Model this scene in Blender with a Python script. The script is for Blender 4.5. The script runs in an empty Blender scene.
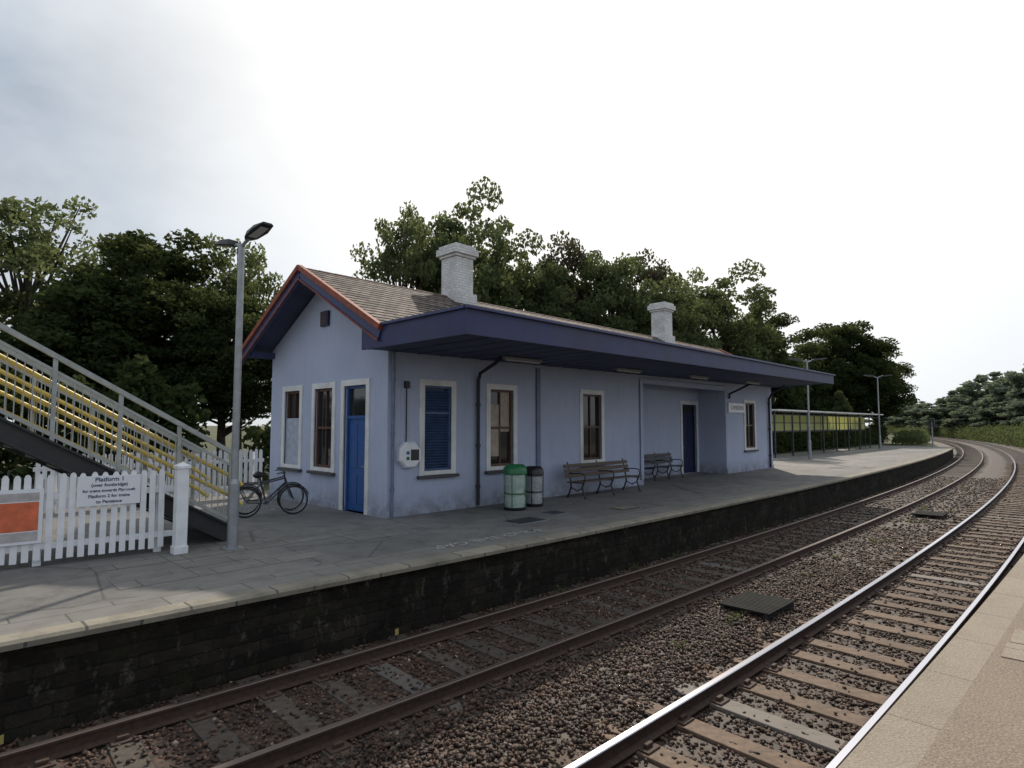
import bpy, math, random
import numpy as np
from mathutils import Vector, Matrix
random.seed(7); rng=np.random.default_rng(11)
scene=bpy.context.scene
COL=scene.collection

# ---------------------------------------------------------------- helpers
def yc(x): return -.035*(x-5)+(x-5)**2/860.0
def hd(x): return math.atan(-.035+(x-5)/430.0)

class MB:
    def __init__(s): s.v=[];s.f=[];s.m=[]
    def add(s,vs,fs,m=0):
        n=len(s.v); s.v+= [tuple(p) for p in vs]
        for f in fs: s.f.append(tuple(i+n for i in f)); s.m.append(m)
    def box(s,x0,x1,y0,y1,z0,z1,m=0):
        x0,x1=min(x0,x1),max(x0,x1);y0,y1=min(y0,y1),max(y0,y1);z0,z1=min(z0,z1),max(z0,z1)
        s.add([(x0,y0,z0),(x1,y0,z0),(x1,y1,z0),(x0,y1,z0),(x0,y0,z1),(x1,y0,z1),(x1,y1,z1),(x0,y1,z1)],
              [(0,3,2,1),(4,5,6,7),(0,1,5,4),(1,2,6,5),(2,3,7,6),(3,0,4,7)],m)
    def beam(s,p0,p1,w,h,m=0,up=(0,0,1)):
        p0=Vector(p0);p1=Vector(p1);d=(p1-p0).normalized();u=Vector(up)
        r=d.cross(u)
        if r.length<1e-4: r=d.cross(Vector((1,0,0)))
        r.normalize();u=r.cross(d)
        a=r*w/2;b=u*h/2
        vs=[p0-a-b,p0+a-b,p0+a+b,p0-a+b,p1-a-b,p1+a-b,p1+a+b,p1-a+b]
        s.add(vs,[(0,3,2,1),(4,5,6,7),(0,1,5,4),(1,2,6,5),(2,3,7,6),(3,0,4,7)][:],m)
    def tube(s,pts,r,n=8,m=0,cap=True):
        pts=[Vector(p) for p in pts]
        rs=r if isinstance(r,(list,tuple)) else [r]*len(pts)
        base=len(s.v);prev=None
        for i,p in enumerate(pts):
            if i==0:d=pts[1]-pts[0]
            elif i==len(pts)-1:d=pts[-1]-pts[-2]
            else:d=(pts[i+1]-pts[i]).normalized()+(pts[i]-pts[i-1]).normalized()
            d.normalize()
            if prev is None:
                a=d.orthogonal().normalized()
            else:
                a=prev-d*prev.dot(d)
                a=a.normalized() if a.length>1e-5 else d.orthogonal().normalized()
            prev=a;b=d.cross(a)
            for k in range(n):
                t=2*math.pi*k/n
                q=p+(a*math.cos(t)+b*math.sin(t))*rs[i]; s.v.append(tuple(q))
        for i in range(len(pts)-1):
            for k in range(n):
                k2=(k+1)%n
                s.f.append((base+i*n+k,base+i*n+k2,base+(i+1)*n+k2,base+(i+1)*n+k));s.m.append(m)
        if cap:
            s.f.append(tuple(base+k for k in reversed(range(n))));s.m.append(m)
            e=base+(len(pts)-1)*n
            s.f.append(tuple(e+k for k in range(n)));s.m.append(m)
    def lathe(s,prof,n=20,m=0,c=(0,0,0)):
        base=len(s.v)
        for r,z in prof:
            for k in range(n):
                t=2*math.pi*k/n;s.v.append((c[0]+r*math.cos(t),c[1]+r*math.sin(t),c[2]+z))
        for i in range(len(prof)-1):
            for k in range(n):
                k2=(k+1)%n
                s.f.append((base+i*n+k,base+i*n+k2,base+(i+1)*n+k2,base+(i+1)*n+k));s.m.append(m)
        s.f.append(tuple(base+k for k in reversed(range(n))));s.m.append(m)
        e=base+(len(prof)-1)*n
        s.f.append(tuple(e+k for k in range(n)));s.m.append(m)

def set_uv(me,curved=False):
    uvl=me.uv_layers.new(name="UVMap")
    n=len(me.loops)
    co=np.empty(len(me.vertices)*3,dtype=np.float32);me.vertices.foreach_get('co',co);co=co.reshape(-1,3)
    vi=np.empty(n,dtype=np.int32);me.loops.foreach_get('vertex_index',vi)
    P=len(me.polygons)
    nr=np.empty(P*3,dtype=np.float32);me.polygons.foreach_get('normal',nr);nr=np.abs(nr.reshape(-1,3))
    lt=np.empty(P,dtype=np.int32);me.polygons.foreach_get('loop_total',lt)
    ax=np.repeat(np.argmax(nr+np.array([0,0,.001]),axis=1),lt)
    c=co[vi]
    y=c[:,1]-(-.035*(c[:,0]-5)+(c[:,0]-5)**2/860.0) if curved else c[:,1]
    u=np.where(ax==0,c[:,1],c[:,0]); v=np.where(ax==2,y,c[:,2])
    uvl.data.foreach_set('uv',np.stack([u,v],1).astype(np.float32).ravel())

def new(name,mb,mats,parent=None,loc=(0,0,0),rot=(0,0,0),smooth=False,curved=False,bevel=0):
    me=bpy.data.meshes.new(name)
    me.from_pydata(mb.v,[],mb.f)
    if not isinstance(mats,(list,tuple)): mats=[mats]
    for m in mats: me.materials.append(m)
    me.polygons.foreach_set('material_index',mb.m)
    if smooth:
        me.polygons.foreach_set('use_smooth',[True]*len(me.polygons))
        try: me.set_sharp_from_angle(angle=math.radians(40))
        except Exception: pass
    me.update();set_uv(me,curved)
    o=bpy.data.objects.new(name,me);COL.objects.link(o)
    o.location=loc;o.rotation_euler=rot
    if parent: o.parent=parent
    if bevel:
        b=o.modifiers.new('bevel','BEVEL');b.width=bevel;b.segments=2;b.limit_method='ANGLE'
    return o
def thing(name,label,cat,loc=(0,0,0),rot=(0,0,0),group=None):
    e=bpy.data.objects.new(name,None);COL.objects.link(e);e.location=loc;e.rotation_euler=rot
    e.empty_display_size=.2
    tag(e,label,cat,group);return e
def tag(o,label,cat,group=None):
    o["label"]=label;o["category"]=cat
    if group:o["group"]=group
def dup(top,loc,rot=None,scale=None,label=None):
    def rec(o,par):
        kids=list(o.children)
        c=o.copy();COL.objects.link(c)
        if par: c.parent=par
        for ch in kids: rec(ch,c)
        return c
    c=rec(top,None)
    c.location=loc
    if rot is not None:c.rotation_euler=rot
    if scale is not None:c.scale=scale
    if label:c["label"]=label
    return c

# ---------------------------------------------------------------- materials
def mk(name):
    m=bpy.data.materials.new(name);m.use_nodes=True
    nt=m.node_tree;b=nt.nodes["Principled BSDF"];return m,nt,b
def N(nt,t,**k):
    n=nt.nodes.new(t)
    for a,v in k.items(): setattr(n,a,v)
    return n
def L(nt,a,b): nt.links.new(a,b)
def mix(nt,fac,a,b,mode='MIX'):
    n=N(nt,'ShaderNodeMix',data_type='RGBA',blend_type=mode)
    for s,v in ((n.inputs[0],fac),(n.inputs[6],a),(n.inputs[7],b)):
        if isinstance(v,bpy.types.NodeSocket): L(nt,v,s)
        elif isinstance(v,(tuple,list)): s.default_value=(*v,1) if len(v)==3 else v
        else: s.default_value=v
    return n.outputs[2]
def noise(nt,co,scale,detail=4,rough=.6):
    n=N(nt,'ShaderNodeTexNoise');n.inputs['Scale'].default_value=scale;n.inputs['Detail'].default_value=detail
    n.inputs['Roughness'].default_value=rough
    L(nt,co,n.inputs['Vector']);return n.outputs[0]
def rmp(nt,v,a,b,c0=0.,c1=1.):
    n=N(nt,'ShaderNodeMapRange');n.inputs[1].default_value=a;n.inputs[2].default_value=b
    n.inputs[3].default_value=c0;n.inputs[4].default_value=c1;L(nt,v,n.inputs[0]);return n.outputs[0]
def bump(nt,b,h,strength,dist=.01):
    n=N(nt,'ShaderNodeBump');n.inputs['Strength'].default_value=strength;n.inputs['Distance'].default_value=dist
    L(nt,h,n.inputs['Height']);L(nt,n.outputs[0],b.inputs['Normal'])
def geo(nt): return N(nt,'ShaderNodeNewGeometry').outputs['Position']
def simple(name,c,rough=.6,metal=0,var=.25,scale=6,bmp=.2,fine=60,spec=.5,dirt=0,objvar=0,odd=(.24,.22,.20)):
    m,nt,b=mk(name);tc=N(nt,'ShaderNodeTexCoord').outputs['Object']
    d=tuple(x*(1-var) for x in c);l=tuple(min(1,x*(1+var*.6)) for x in c)
    col=mix(nt,rmp(nt,noise(nt,tc,scale),.3,.7),d,l)
    if objvar:
        oi=N(nt,'ShaderNodeObjectInfo').outputs['Random']
        col=mix(nt,rmp(nt,oi,0,1,0,objvar),col,tuple(x*.35 for x in c))
        col=mix(nt,rmp(nt,oi,.86,.90,0,.6),col,odd)
    if dirt:
        col=mix(nt,rmp(nt,noise(nt,tc,scale*.35,6,.7),.5,.75,0,dirt),col,(.05,.045,.035))
    L(nt,col,b.inputs['Base Color']);b.inputs['Roughness'].default_value=rough;b.inputs['Metallic'].default_value=metal
    b.inputs['Specular IOR Level'].default_value=spec
    if bmp: bump(nt,b,noise(nt,tc,fine,3),bmp,.004)
    return m

def wallmat():
    m,nt,b=mk("blue_render");p=geo(nt)
    sep=N(nt,'ShaderNodeSeparateXYZ');L(nt,p,sep.inputs[0])
    big=noise(nt,p,.7,5,.6);mid=noise(nt,p,4,5,.7)
    col=mix(nt,rmp(nt,big,.3,.7),(.39,.445,.60),(.455,.51,.665))
    col=mix(nt,rmp(nt,mid,.55,.8,0,.35),col,(.31,.35,.46))
    mp=N(nt,'ShaderNodeMapping');mp.inputs['Scale'].default_value=(5,5,.35);L(nt,p,mp.inputs[0])
    st=noise(nt,mp.outputs[0],1.5,4,.6)
    col=mix(nt,rmp(nt,st,.54,.8,0,.4),col,(.27,.30,.38))
    low=rmp(nt,sep.outputs[2],.0,.55,.8,0)
    mul=N(nt,'ShaderNodeMath',operation='MULTIPLY');L(nt,low,mul.inputs[0]);L(nt,rmp(nt,noise(nt,p,3,5,.7),.3,.6),mul.inputs[1])
    col=mix(nt,mul.outputs[0],col,(.15,.15,.15))
    L(nt,col,b.inputs['Base Color']);b.inputs['Roughness'].default_value=.85
    v=N(nt,'ShaderNodeTexVoronoi');v.inputs['Scale'].default_value=70;L(nt,p,v.inputs['Vector'])
    bump(nt,b,v.outputs['Distance'],.55,.012);return m
def slatemat():
    m,nt,b=mk("slate_tiles");uv=N(nt,'ShaderNodeTexCoord').outputs['UV'];p=geo(nt)
    br=N(nt,'ShaderNodeTexBrick');L(nt,uv,br.inputs['Vector'])
    br.inputs['Color1'].default_value=(.05,.04,.042,1);br.inputs['Color2'].default_value=(.22,.17,.15,1)
    br.inputs['Mortar'].default_value=(.012,.010,.010,1);br.inputs['Scale'].default_value=1
    br.inputs['Brick Width'].default_value=.29;br.inputs['Row Height'].default_value=.184
    br.inputs['Mortar Size'].default_value=.022;br.inputs['Bias'].default_value=-.05
    col=mix(nt,rmp(nt,noise(nt,p,2.2,5,.7),.5,.75,0,.5),br.outputs[0],(.17,.14,.085))
    col=mix(nt,rmp(nt,noise(nt,p,11,5,.7),.55,.8,0,.7),col,(.035,.028,.028))
    L(nt,col,b.inputs['Base Color']);b.inputs['Roughness'].default_value=.8;b.inputs['Specular IOR Level'].default_value=.25
    bump(nt,b,br.outputs['Fac'],-.8,.02);return m
def asphalt():
    m,nt,b=mk("platform_asphalt");p=geo(nt)
    col=mix(nt,rmp(nt,noise(nt,p,.45,6,.7),.36,.62),(.085,.083,.080),(.18,.175,.165))
    col=mix(nt,rmp(nt,noise(nt,p,140,2),.3,.7,0,.5),col,(.24,.23,.22))
    col=mix(nt,rmp(nt,noise(nt,p,2.3,6,.75),.50,.68,0,.65),col,(.062,.058,.052))
    vo=N(nt,'ShaderNodeTexVoronoi',feature='DISTANCE_TO_EDGE');vo.inputs['Scale'].default_value=.45
    L(nt,p,vo.inputs['Vector'])
    col=mix(nt,rmp(nt,vo.outputs['Distance'],0,.012,.6,0),col,(.03,.03,.03))
    vs=N(nt,'ShaderNodeTexVoronoi');vs.inputs['Scale'].default_value=3.1;L(nt,p,vs.inputs['Vector'])
    col=mix(nt,rmp(nt,vs.outputs['Distance'],.05,.075,.6,0),col,(.035,.033,.03))
    L(nt,col,b.inputs['Base Color']);b.inputs['Roughness'].default_value=.8
    bump(nt,b,noise(nt,p,120,3),.5,.006);return m
def slab(name,c1,c2,w,h,mort=.012,mc=(.04,.04,.035),bs=.5,dirtc=(.05,.048,.042),dirt=.6,fine=(.3,.29,.27),fs=150,fa=.45):
    m,nt,b=mk(name);uv=N(nt,'ShaderNodeTexCoord').outputs['UV'];p=geo(nt)
    br=N(nt,'ShaderNodeTexBrick');L(nt,uv,br.inputs['Vector'])
    br.inputs['Color1'].default_value=(*c1,1);br.inputs['Color2'].default_value=(*c2,1);br.inputs['Mortar'].default_value=(*mc,1)
    br.inputs['Scale'].default_value=1;br.inputs['Brick Width'].default_value=w;br.inputs['Row Height'].default_value=h
    br.inputs['Mortar Size'].default_value=mort
    col=mix(nt,rmp(nt,noise(nt,p,1.7,6,.75),.45,.75,0,dirt),br.outputs[0],dirtc)
    col=mix(nt,rmp(nt,noise(nt,p,fs,2),.42,.68,0,fa),col,fine)
    L(nt,col,b.inputs['Base Color']);b.inputs['Roughness'].default_value=.85
    s=N(nt,'ShaderNodeMath',operation='SUBTRACT');L(nt,noise(nt,p,60,3),s.inputs[0]);L(nt,br.outputs['Fac'],s.inputs[1])
    bump(nt,b,s.outputs[0],bs,.008);return m
def oldwall():
    m,nt,b=mk("sooty_masonry");uv=N(nt,'ShaderNodeTexCoord').outputs['UV'];p=geo(nt)
    nn=N(nt,'ShaderNodeTexNoise');nn.inputs['Scale'].default_value=6;nn.inputs['Detail'].default_value=5;L(nt,p,nn.inputs['Vector'])
    vm=N(nt,'ShaderNodeVectorMath',operation='MULTIPLY_ADD');L(nt,nn.outputs['Color'],vm.inputs[0]);vm.inputs[1].default_value=(.12,.06,0);L(nt,uv,vm.inputs[2])
    br=N(nt,'ShaderNodeTexBrick');L(nt,vm.outputs[0],br.inputs['Vector'])
    br.inputs['Color1'].default_value=(.018,.015,.012,1);br.inputs['Color2'].default_value=(.044,.036,.030,1);br.inputs['Mortar'].default_value=(.018,.016,.014,1)
    br.inputs['Scale'].default_value=1;br.inputs['Brick Width'].default_value=.36;br.inputs['Row Height'].default_value=.135;br.inputs['Mortar Size'].default_value=.018
    br.inputs['Mortar Smooth'].default_value=1
    col=mix(nt,rmp(nt,noise(nt,p,1.3,7,.75),.40,.6,0,.85),br.outputs[0],(.012,.010,.009))
    col=mix(nt,rmp(nt,noise(nt,p,3.7,6,.8),.52,.68,0,.75),col,(.034,.038,.018))
    mp=N(nt,'ShaderNodeMapping');mp.inputs['Scale'].default_value=(3,3,1.6);L(nt,p,mp.inputs[0])
    col=mix(nt,rmp(nt,noise(nt,mp.outputs[0],1.5,8,.82),.565,.66,0,.7),col,(.13,.12,.10))
    L(nt,col,b.inputs['Base Color']);b.inputs['Roughness'].default_value=.95;b.inputs['Specular IOR Level'].default_value=.15
    m1=N(nt,'ShaderNodeMath',operation='MULTIPLY');L(nt,br.outputs['Fac'],m1.inputs[0]);m1.inputs[1].default_value=.22
    s=N(nt,'ShaderNodeMath',operation='SUBTRACT');L(nt,noise(nt,p,13,7,.75),s.inputs[0]);L(nt,m1.outputs[0],s.inputs[1])
    bump(nt,b,s.outputs[0],.9,.04);return m
def ballastmat(isl=False):
    m,nt,b=mk("ballast_stone" if isl else "ballast_bed");p=geo(nt)
    if isl:
        r=N(nt,'ShaderNodeNewGeometry').outputs['Random Per Island']
        cr=N(nt,'ShaderNodeValToRGB');L(nt,r,cr.inputs[0]);e=cr.color_ramp.elements
        e[0].position=0;e[0].color=(.016,.009,.006,1);e[1].position=1;e[1].color=(.38,.31,.25,1)
        for ps,c in ((.35,(.048,.024,.015)),(.6,(.075,.038,.023)),(.85,(.13,.068,.042)),(.965,(.17,.11,.08))):
            q=e.new(ps);q.color=(*c,1)
        col=cr.outputs[0]
        col=mix(nt,rmp(nt,noise(nt,p,.6,4),.4,.65,0,.6),col,(.03,.018,.012))
    else:
        v=N(nt,'ShaderNodeTexVoronoi');v.inputs['Scale'].default_value=17;L(nt,p,v.inputs['Vector'])
        hsv=N(nt,'ShaderNodeSeparateColor');L(nt,v.outputs['Color'],hsv.inputs[0])
        col=mix(nt,hsv.outputs[0],(.022,.012,.008),(.10,.056,.036))
        col=mix(nt,rmp(nt,v.outputs['Distance'],.3,.9,0,.9),col,(.006,.004,.003))
        col=mix(nt,rmp(nt,noise(nt,p,.6,4),.4,.65,0,.5),col,(.022,.014,.010))
        bump(nt,b,v.outputs['Distance'],-1,.03)
    L(nt,col,b.inputs['Base Color']);b.inputs['Roughness'].default_value=.7
    return m
def leafmat(name,c1,c2,c3,tr=.35):
    m,nt,b=mk(name)
    out=[n for n in nt.nodes if n.type=='OUTPUT_MATERIAL'][0]
    r=N(nt,'ShaderNodeNewGeometry').outputs['Random Per Island']
    oi=N(nt,'ShaderNodeObjectInfo').outputs['Random']
    p=N(nt,'ShaderNodeTexCoord').outputs['Object']
    col=mix(nt,r,c1,c2);col=mix(nt,rmp(nt,noise(nt,p,.6,3),.42,.62,0,.8),col,c3)
    col=mix(nt,rmp(nt,oi,0,1,0,.35),col,tuple(x*.5 for x in c1))
    d=N(nt,'ShaderNodeBsdfDiffuse');t=N(nt,'ShaderNodeBsdfTranslucent')
    L(nt,col,d.inputs[0]);L(nt,mix(nt,.5,col,(.20,.23,.08)),t.inputs[0])
    ms=N(nt,'ShaderNodeMixShader');ms.inputs[0].default_value=tr
    L(nt,d.outputs[0],ms.inputs[1]);L(nt,t.outputs[0],ms.inputs[2]);L(nt,ms.outputs[0],out.inputs[0])
    return m

M_wall=wallmat();M_slate=slatemat();M_asph=asphalt();M_brick=oldwall()
M_slab=slab("platform_slabs",(.135,.13,.12),(.19,.18,.165),.9,.6,.010,dirt=.75)
M_cop=slab("coping_stone",(.19,.17,.13),(.29,.255,.19),.95,3,.015,dirt=.9,dirtc=(.07,.065,.048))
M_near=slab("near_platform_surface",(.17,.130,.092),(.185,.142,.10),200,200,0,dirt=.6,dirtc=(.10,.078,.058),fine=(.40,.32,.245),fs=75,fa=.55,bs=1)
M_nearp=slab("near_platform_edge",(.22,.18,.135),(.26,.215,.165),.9,3,.008,mc=(.12,.10,.08),dirt=.55,dirtc=(.12,.095,.07),fine=(.42,.36,.29),fs=75,fa=.5,bs=1)
M_blue=simple("fascia_blue",(.022,.029,.105),.55,var=.3,scale=2,dirt=.35)
M_bal=ballastmat();M_stone=ballastmat(True)
M_soff=simple("soffit_blue",(.05,.060,.125),.7,var=.25,scale=2,dirt=.35)
M_barge=simple("barge_blue",(.035,.045,.13),.55,var=.2)
M_gutter=simple("gutter_blue",(.028,.036,.12),.45,var=.2)
M_red=simple("trim_red",(.26,.062,.03),.7,var=.35,dirt=.6)
M_white=simple("white_paint",(.70,.71,.72),.6,var=.10,scale=3,dirt=.35)
M_fit=simple("fitting_grey",(.26,.27,.30),.6,var=.1)
M_wpick=simple("picket_white",(.76,.77,.80),.55,var=.12,scale=4,dirt=.45)
M_sill=simple("sill_slate",(.06,.06,.065),.6)
M_brown=simple("window_brown",(.10,.045,.03),.5)
M_dblue=simple("door_blue",(.02,.085,.28),.4,var=.15)
M_navy=simple("door_navy",(.012,.018,.065),.4,var=.15)
M_louv=simple("louvre_blue",(.05,.10,.22),.5)
M_pipe=simple("pipe_dark",(.02,.02,.03),.5)
M_pipeb=simple("pipe_blue",(.14,.17,.26),.5)
M_lead=simple("roof_felt",(.10,.10,.11),.7)
M_cream=simple("blind_cream",(.42,.36,.30),.8)
M_pale=simple("pale_panel",(.38,.43,.52),.7)
M_galv=simple("galvanised_steel",(.30,.32,.34),.45,metal=.5,var=.2,scale=8)
M_dsteel=simple("dark_steel",(.035,.037,.04),.5,metal=.3)
M_grey=simple("grey_paint",(.36,.38,.37),.5,var=.2,dirt=.35)
M_yel=simple("yellow_paint",(.66,.49,.11),.5,var=.2,dirt=.2)
M_mark=simple("marker_yellow",(.40,.32,.10),.7)
M_blk=simple("black_plastic",(.015,.015,.016),.35)
M_green=simple("bin_green",(.02,.16,.06),.35)
M_wood=simple("bench_wood",(.10,.075,.055),.7,var=.4,scale=14)
M_iron=simple("cast_iron",(.02,.02,.022),.5)
M_rust=simple("rail_rust",(.06,.034,.024),.8,var=.4,scale=20)
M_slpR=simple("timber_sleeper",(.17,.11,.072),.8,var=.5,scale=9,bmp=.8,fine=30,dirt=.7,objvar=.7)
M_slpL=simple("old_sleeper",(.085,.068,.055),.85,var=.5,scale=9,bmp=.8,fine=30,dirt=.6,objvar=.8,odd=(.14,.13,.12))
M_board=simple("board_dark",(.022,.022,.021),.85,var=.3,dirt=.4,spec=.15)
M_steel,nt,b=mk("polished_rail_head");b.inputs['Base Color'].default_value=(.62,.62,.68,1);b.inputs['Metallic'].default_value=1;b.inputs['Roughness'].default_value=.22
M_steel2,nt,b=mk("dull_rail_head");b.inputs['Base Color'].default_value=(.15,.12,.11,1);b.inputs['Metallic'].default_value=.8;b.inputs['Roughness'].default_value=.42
M_glass,nt,b=mk("window_glass");b.inputs['Base Color'].default_value=(.02,.022,.025,1);b.inputs['Roughness'].default_value=.06
def bagmat(n,c):
    m,nt,b=mk(n);b.inputs['Base Color'].default_value=(*c,1);b.inputs['Roughness'].default_value=.3
    b.inputs['Transmission Weight'].default_value=.2
    bump(nt,b,noise(nt,geo(nt),14,4),1,.05);return m
M_bag=bagmat("clear_bag_green",(.44,.55,.50));M_bag2=bagmat("clear_bag",(.42,.44,.47))
M_lens,nt,b=mk("lamp_lens");b.inputs['Base Color'].default_value=(.5,.5,.5,1);b.inputs['Roughness'].default_value=.2
M_orange=simple("poster_orange",(.62,.14,.06),.4,var=.35,scale=5)
M_ptxt=simple("poster_grey",(.45,.42,.42),.5)
M_signw=simple("sign_white",(.74,.76,.80),.4,var=.05)
M_ink=simple("sign_ink",(.02,.03,.10),.5,bmp=0)
M_paintw,nt,b=mk("worn_road_paint");p=geo(nt)
L(nt,mix(nt,rmp(nt,noise(nt,p,22,6,.75),.42,.60,0,.9),(.48,.48,.47),(.12,.118,.11)),b.inputs['Base Color']);b.inputs['Roughness'].default_value=.8
M_yg,nt,b=mk("yellow_green_panel")
ot=[n for n in nt.nodes if n.type=='OUTPUT_MATERIAL'][0]
d_=N(nt,'ShaderNodeBsdfDiffuse');d_.inputs[0].default_value=(.72,.74,.44,1);t_=N(nt,'ShaderNodeBsdfTranslucent');t_.inputs[0].default_value=(.85,.86,.50,1)
ms_=N(nt,'ShaderNodeMixShader');ms_.inputs[0].default_value=.65;L(nt,d_.outputs[0],ms_.inputs[1]);L(nt,t_.outputs[0],ms_.inputs[2]);L(nt,ms_.outputs[0],ot.inputs[0])
M_bark=simple("bark",(.06,.048,.036),.9,var=.5,scale=5,bmp=1,fine=15)
M_leafA=leafmat("leaf_dark",(.022,.036,.016),(.055,.078,.030),(.033,.047,.021),.35)
M_leafB=leafmat("leaf_mid",(.065,.088,.045),(.145,.175,.085),(.09,.115,.058),.45)  # mid green, lightened so the colour carries a little haze
M_leafC=leafmat("leaf_light",(.10,.125,.062),(.20,.23,.115),(.135,.16,.082),.55)  # light green, lifted further with haze mixed into the colour
M_leafR=leafmat("leaf_purple",(.065,.048,.045),(.115,.085,.072),(.08,.068,.052),.35)
M_leafHaze=leafmat("leaf_far_haze",(.16,.20,.17),(.25,.29,.23),(.19,.23,.19),.45)  # distance haze painted into the leaf colour, paler and bluish
def groundmat():
    m,nt,b=mk("ground_grass");p=geo(nt)
    col=mix(nt,rmp(nt,noise(nt,p,.15,6,.7),.35,.65),(.035,.045,.018),(.10,.095,.045))
    col=mix(nt,rmp(nt,noise(nt,p,6,5,.7),.4,.7,0,.6),col,(.05,.065,.02))
    L(nt,col,b.inputs['Base Color']);b.inputs['Roughness'].default_value=.95
    bump(nt,b,noise(nt,p,9,5,.7),1,.08);return m
M_ground=groundmat()

def text(s,size,mat,name,parent,loc,rot,align='CENTER',sx=1,bold=0):
    cu=bpy.data.curves.new(name,'FONT');cu.body=s;cu.size=size;cu.align_x=align;cu.align_y='CENTER';cu.offset=bold
    o=bpy.data.objects.new(name+"_tmp",cu);COL.objects.link(o)
    dg=bpy.context.evaluated_depsgraph_get()
    me=bpy.data.meshes.new_from_object(o.evaluated_get(dg))
    bpy.data.objects.remove(o);me.materials.clear();me.materials.append(mat)
    t=bpy.data.objects.new(name,me);COL.objects.link(t);t.location=loc;t.rotation_euler=rot;t.scale=(sx,1,1)
    if parent:t.parent=parent
    return t

# ---------------------------------------------------------------- setting : ground, trackbed, platforms
mb=MB();mb.add([(-1500,-1500,-1.05),(2500,-1500,-1.05),(2500,2500,-1.05),(-1500,2500,-1.05)],[(0,1,2,3)])
g=new("ground",mb,M_ground);g["kind"]="structure"
mb=MB()
xs=list(np.arange(-40,78,2.0))
for a,b_ in zip(xs[:-1],xs[1:]):
    ya=9.5+yc(a) if a>30 else 12.5; yb=9.5+yc(b_) if b_>30 else 12.5
    mb.add([(a,ya,-.03),(b_,yb,-.03),(b_,90,-.03),(a,90,-.03)],[(0,1,2,3)])
xs=list(np.arange(76,420,4.0))
for a,b_ in zip(xs[:-1],xs[1:]):
    h0=8.6 if a>77 else 9.5
    mb.add([(a,h0+yc(a),-1.02),(b_,8.6+yc(b_),-1.02),(b_,12+yc(b_),-.3),(a,12+yc(a),-.3)],[(0,1,2,3)])
    mb.add([(a,12+yc(a),-.3),(b_,12+yc(b_),-.3),(b_,12+yc(b_)+60,-.1),(a,12+yc(a)+60,-.1)],[(0,1,2,3)])
g=new("terrain",mb,M_ground);g["kind"]="structure"
mb=MB();mb.add([(-14,12.4,-.008),(7.6,12.4,-.008),(7.6,24,-.008),(-14,24,-.008)],[(0,1,2,3)])
g=new("forecourt_pavement",mb,M_asph);g["kind"]="structure"
mb=MB();xs=list(np.arange(-8,30,.5))+list(np.arange(30,330,4.0))
prof=[(-.9,-1.0),(.93,-.985),(1.4,-.965),(3.5,-.965),(3.95,-.93),(4.5,-.925),(4.9,-.950),(6.9,-.955),(7.3,-.97),(8.9,-1.02)]
for i,x in enumerate(xs):
    for y,z in prof: mb.v.append((x,y+yc(x),z))
n=len(prof)
for i in range(len(xs)-1):
    for j in range(n-1):
        mb.f.append((i*n+j,(i+1)*n+j,(i+1)*n+j+1,i*n+j+1));mb.m.append(0)
g=new("trackbed",mb,M_bal,curved=True);g["kind"]="structure"

EDGE=7.15
def platform(name,x0,x1,rows,mats,step=1.0):
    mb=MB();xs=list(np.arange(x0,x1+.01,step));n=len(rows)
    for x in xs:
        for (y,z,fixed,m) in rows: mb.v.append((x,y if fixed else y+yc(x),z))
    for i in range(len(xs)-1):
        for j in range(n-1):
            mb.f.append((i*n+j,(i+1)*n+j,(i+1)*n+j+1,i*n+j+1));mb.m.append(rows[j][3])
    mb.f.append(tuple(range(n)));mb.m.append(rows[0][3])
    e=(len(xs)-1)*n;mb.f.append(tuple(e+k for k in reversed(range(n))));mb.m.append(rows[0][3])
    o=new(name,mb,mats,curved=True);o["kind"]="structure";return o
platform("station_platform",-14,67,[(EDGE+.10,-1.2,0,3),(EDGE+.10,-.10,0,0),(EDGE,-.085,0,0),(EDGE-.01,-.03,0,0),(EDGE+.02,0,0,0),(EDGE+.25,.001,0,1),(EDGE+.85,0,0,2),(15.6,.0,1,2),(15.6,-1.2,1,2)],[M_cop,M_slab,M_asph,M_brick])
platform("opposite_platform",-8,72,[(-9,-1.2,0,2),(-9,.33,0,0),(.66,.345,0,1),(.91,.35,0,1),(.93,.33,0,1),(.93,.26,0,1),(.85,.24,0,2),(.85,-1.2,0,2)],[M_near,M_nearp,M_brick])
# pale paving strip set across the opposite platform
mb=MB()
for i in range(2):
    for j in range(6):
        x=5.6+i*.42;y=.60-.44*j
        mb.box(x,x+.40,y-.42+yc(x),y+yc(x),.30,.352)
o=new("paving_strip",mb,M_nearp);o["kind"]="structure"

mb=MB()
for i in range(5):
    for j in range(3):
        if random.random()<.6:
            x=2.0+i*.92;y=8.6+j*.62;mb.box(x,x+.9,y,y+.6,-.05,.004+random.random()*.002)
o=new("pavement_slabs",mb,M_slab);o["kind"]="structure"

t=text("MIND THE GAP",.34,M_paintw,"platform_lettering",None,(7.45,7.80,.006),(0,0,math.pi-.03),sx=1.06,bold=.004)
tag(t,"worn white painted warning lettering on the platform surface","painted lettering")
for (x,y,w,d,lab) in [(9.3,8.7,.9,.6,"dark metal inspection cover set in grey platform"),(10.6,9.0,.5,.5,"small square metal cover set in grey platform")]:
    c=thing("inspection_cover",lab,"manhole cover",(x,y,.004))
    mb=MB();mb.box(-w/2,w/2,-d/2,d/2,-.01,.004);new("frame",mb,M_galv,c)
    mb=MB();mb.box(-w/2+.04,w/2-.04,-d/2+.04,d/2-.04,-.005,.008);new("cover_plate",mb,M_dsteel,c)
c=thing("access_cover","pale square access cover flush with the platform","manhole cover",(12.4,8.3,.004))
mb=MB();mb.box(-.35,.35,-.2,.2,-.01,.005);new("frame",mb,M_dsteel,c)
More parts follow.
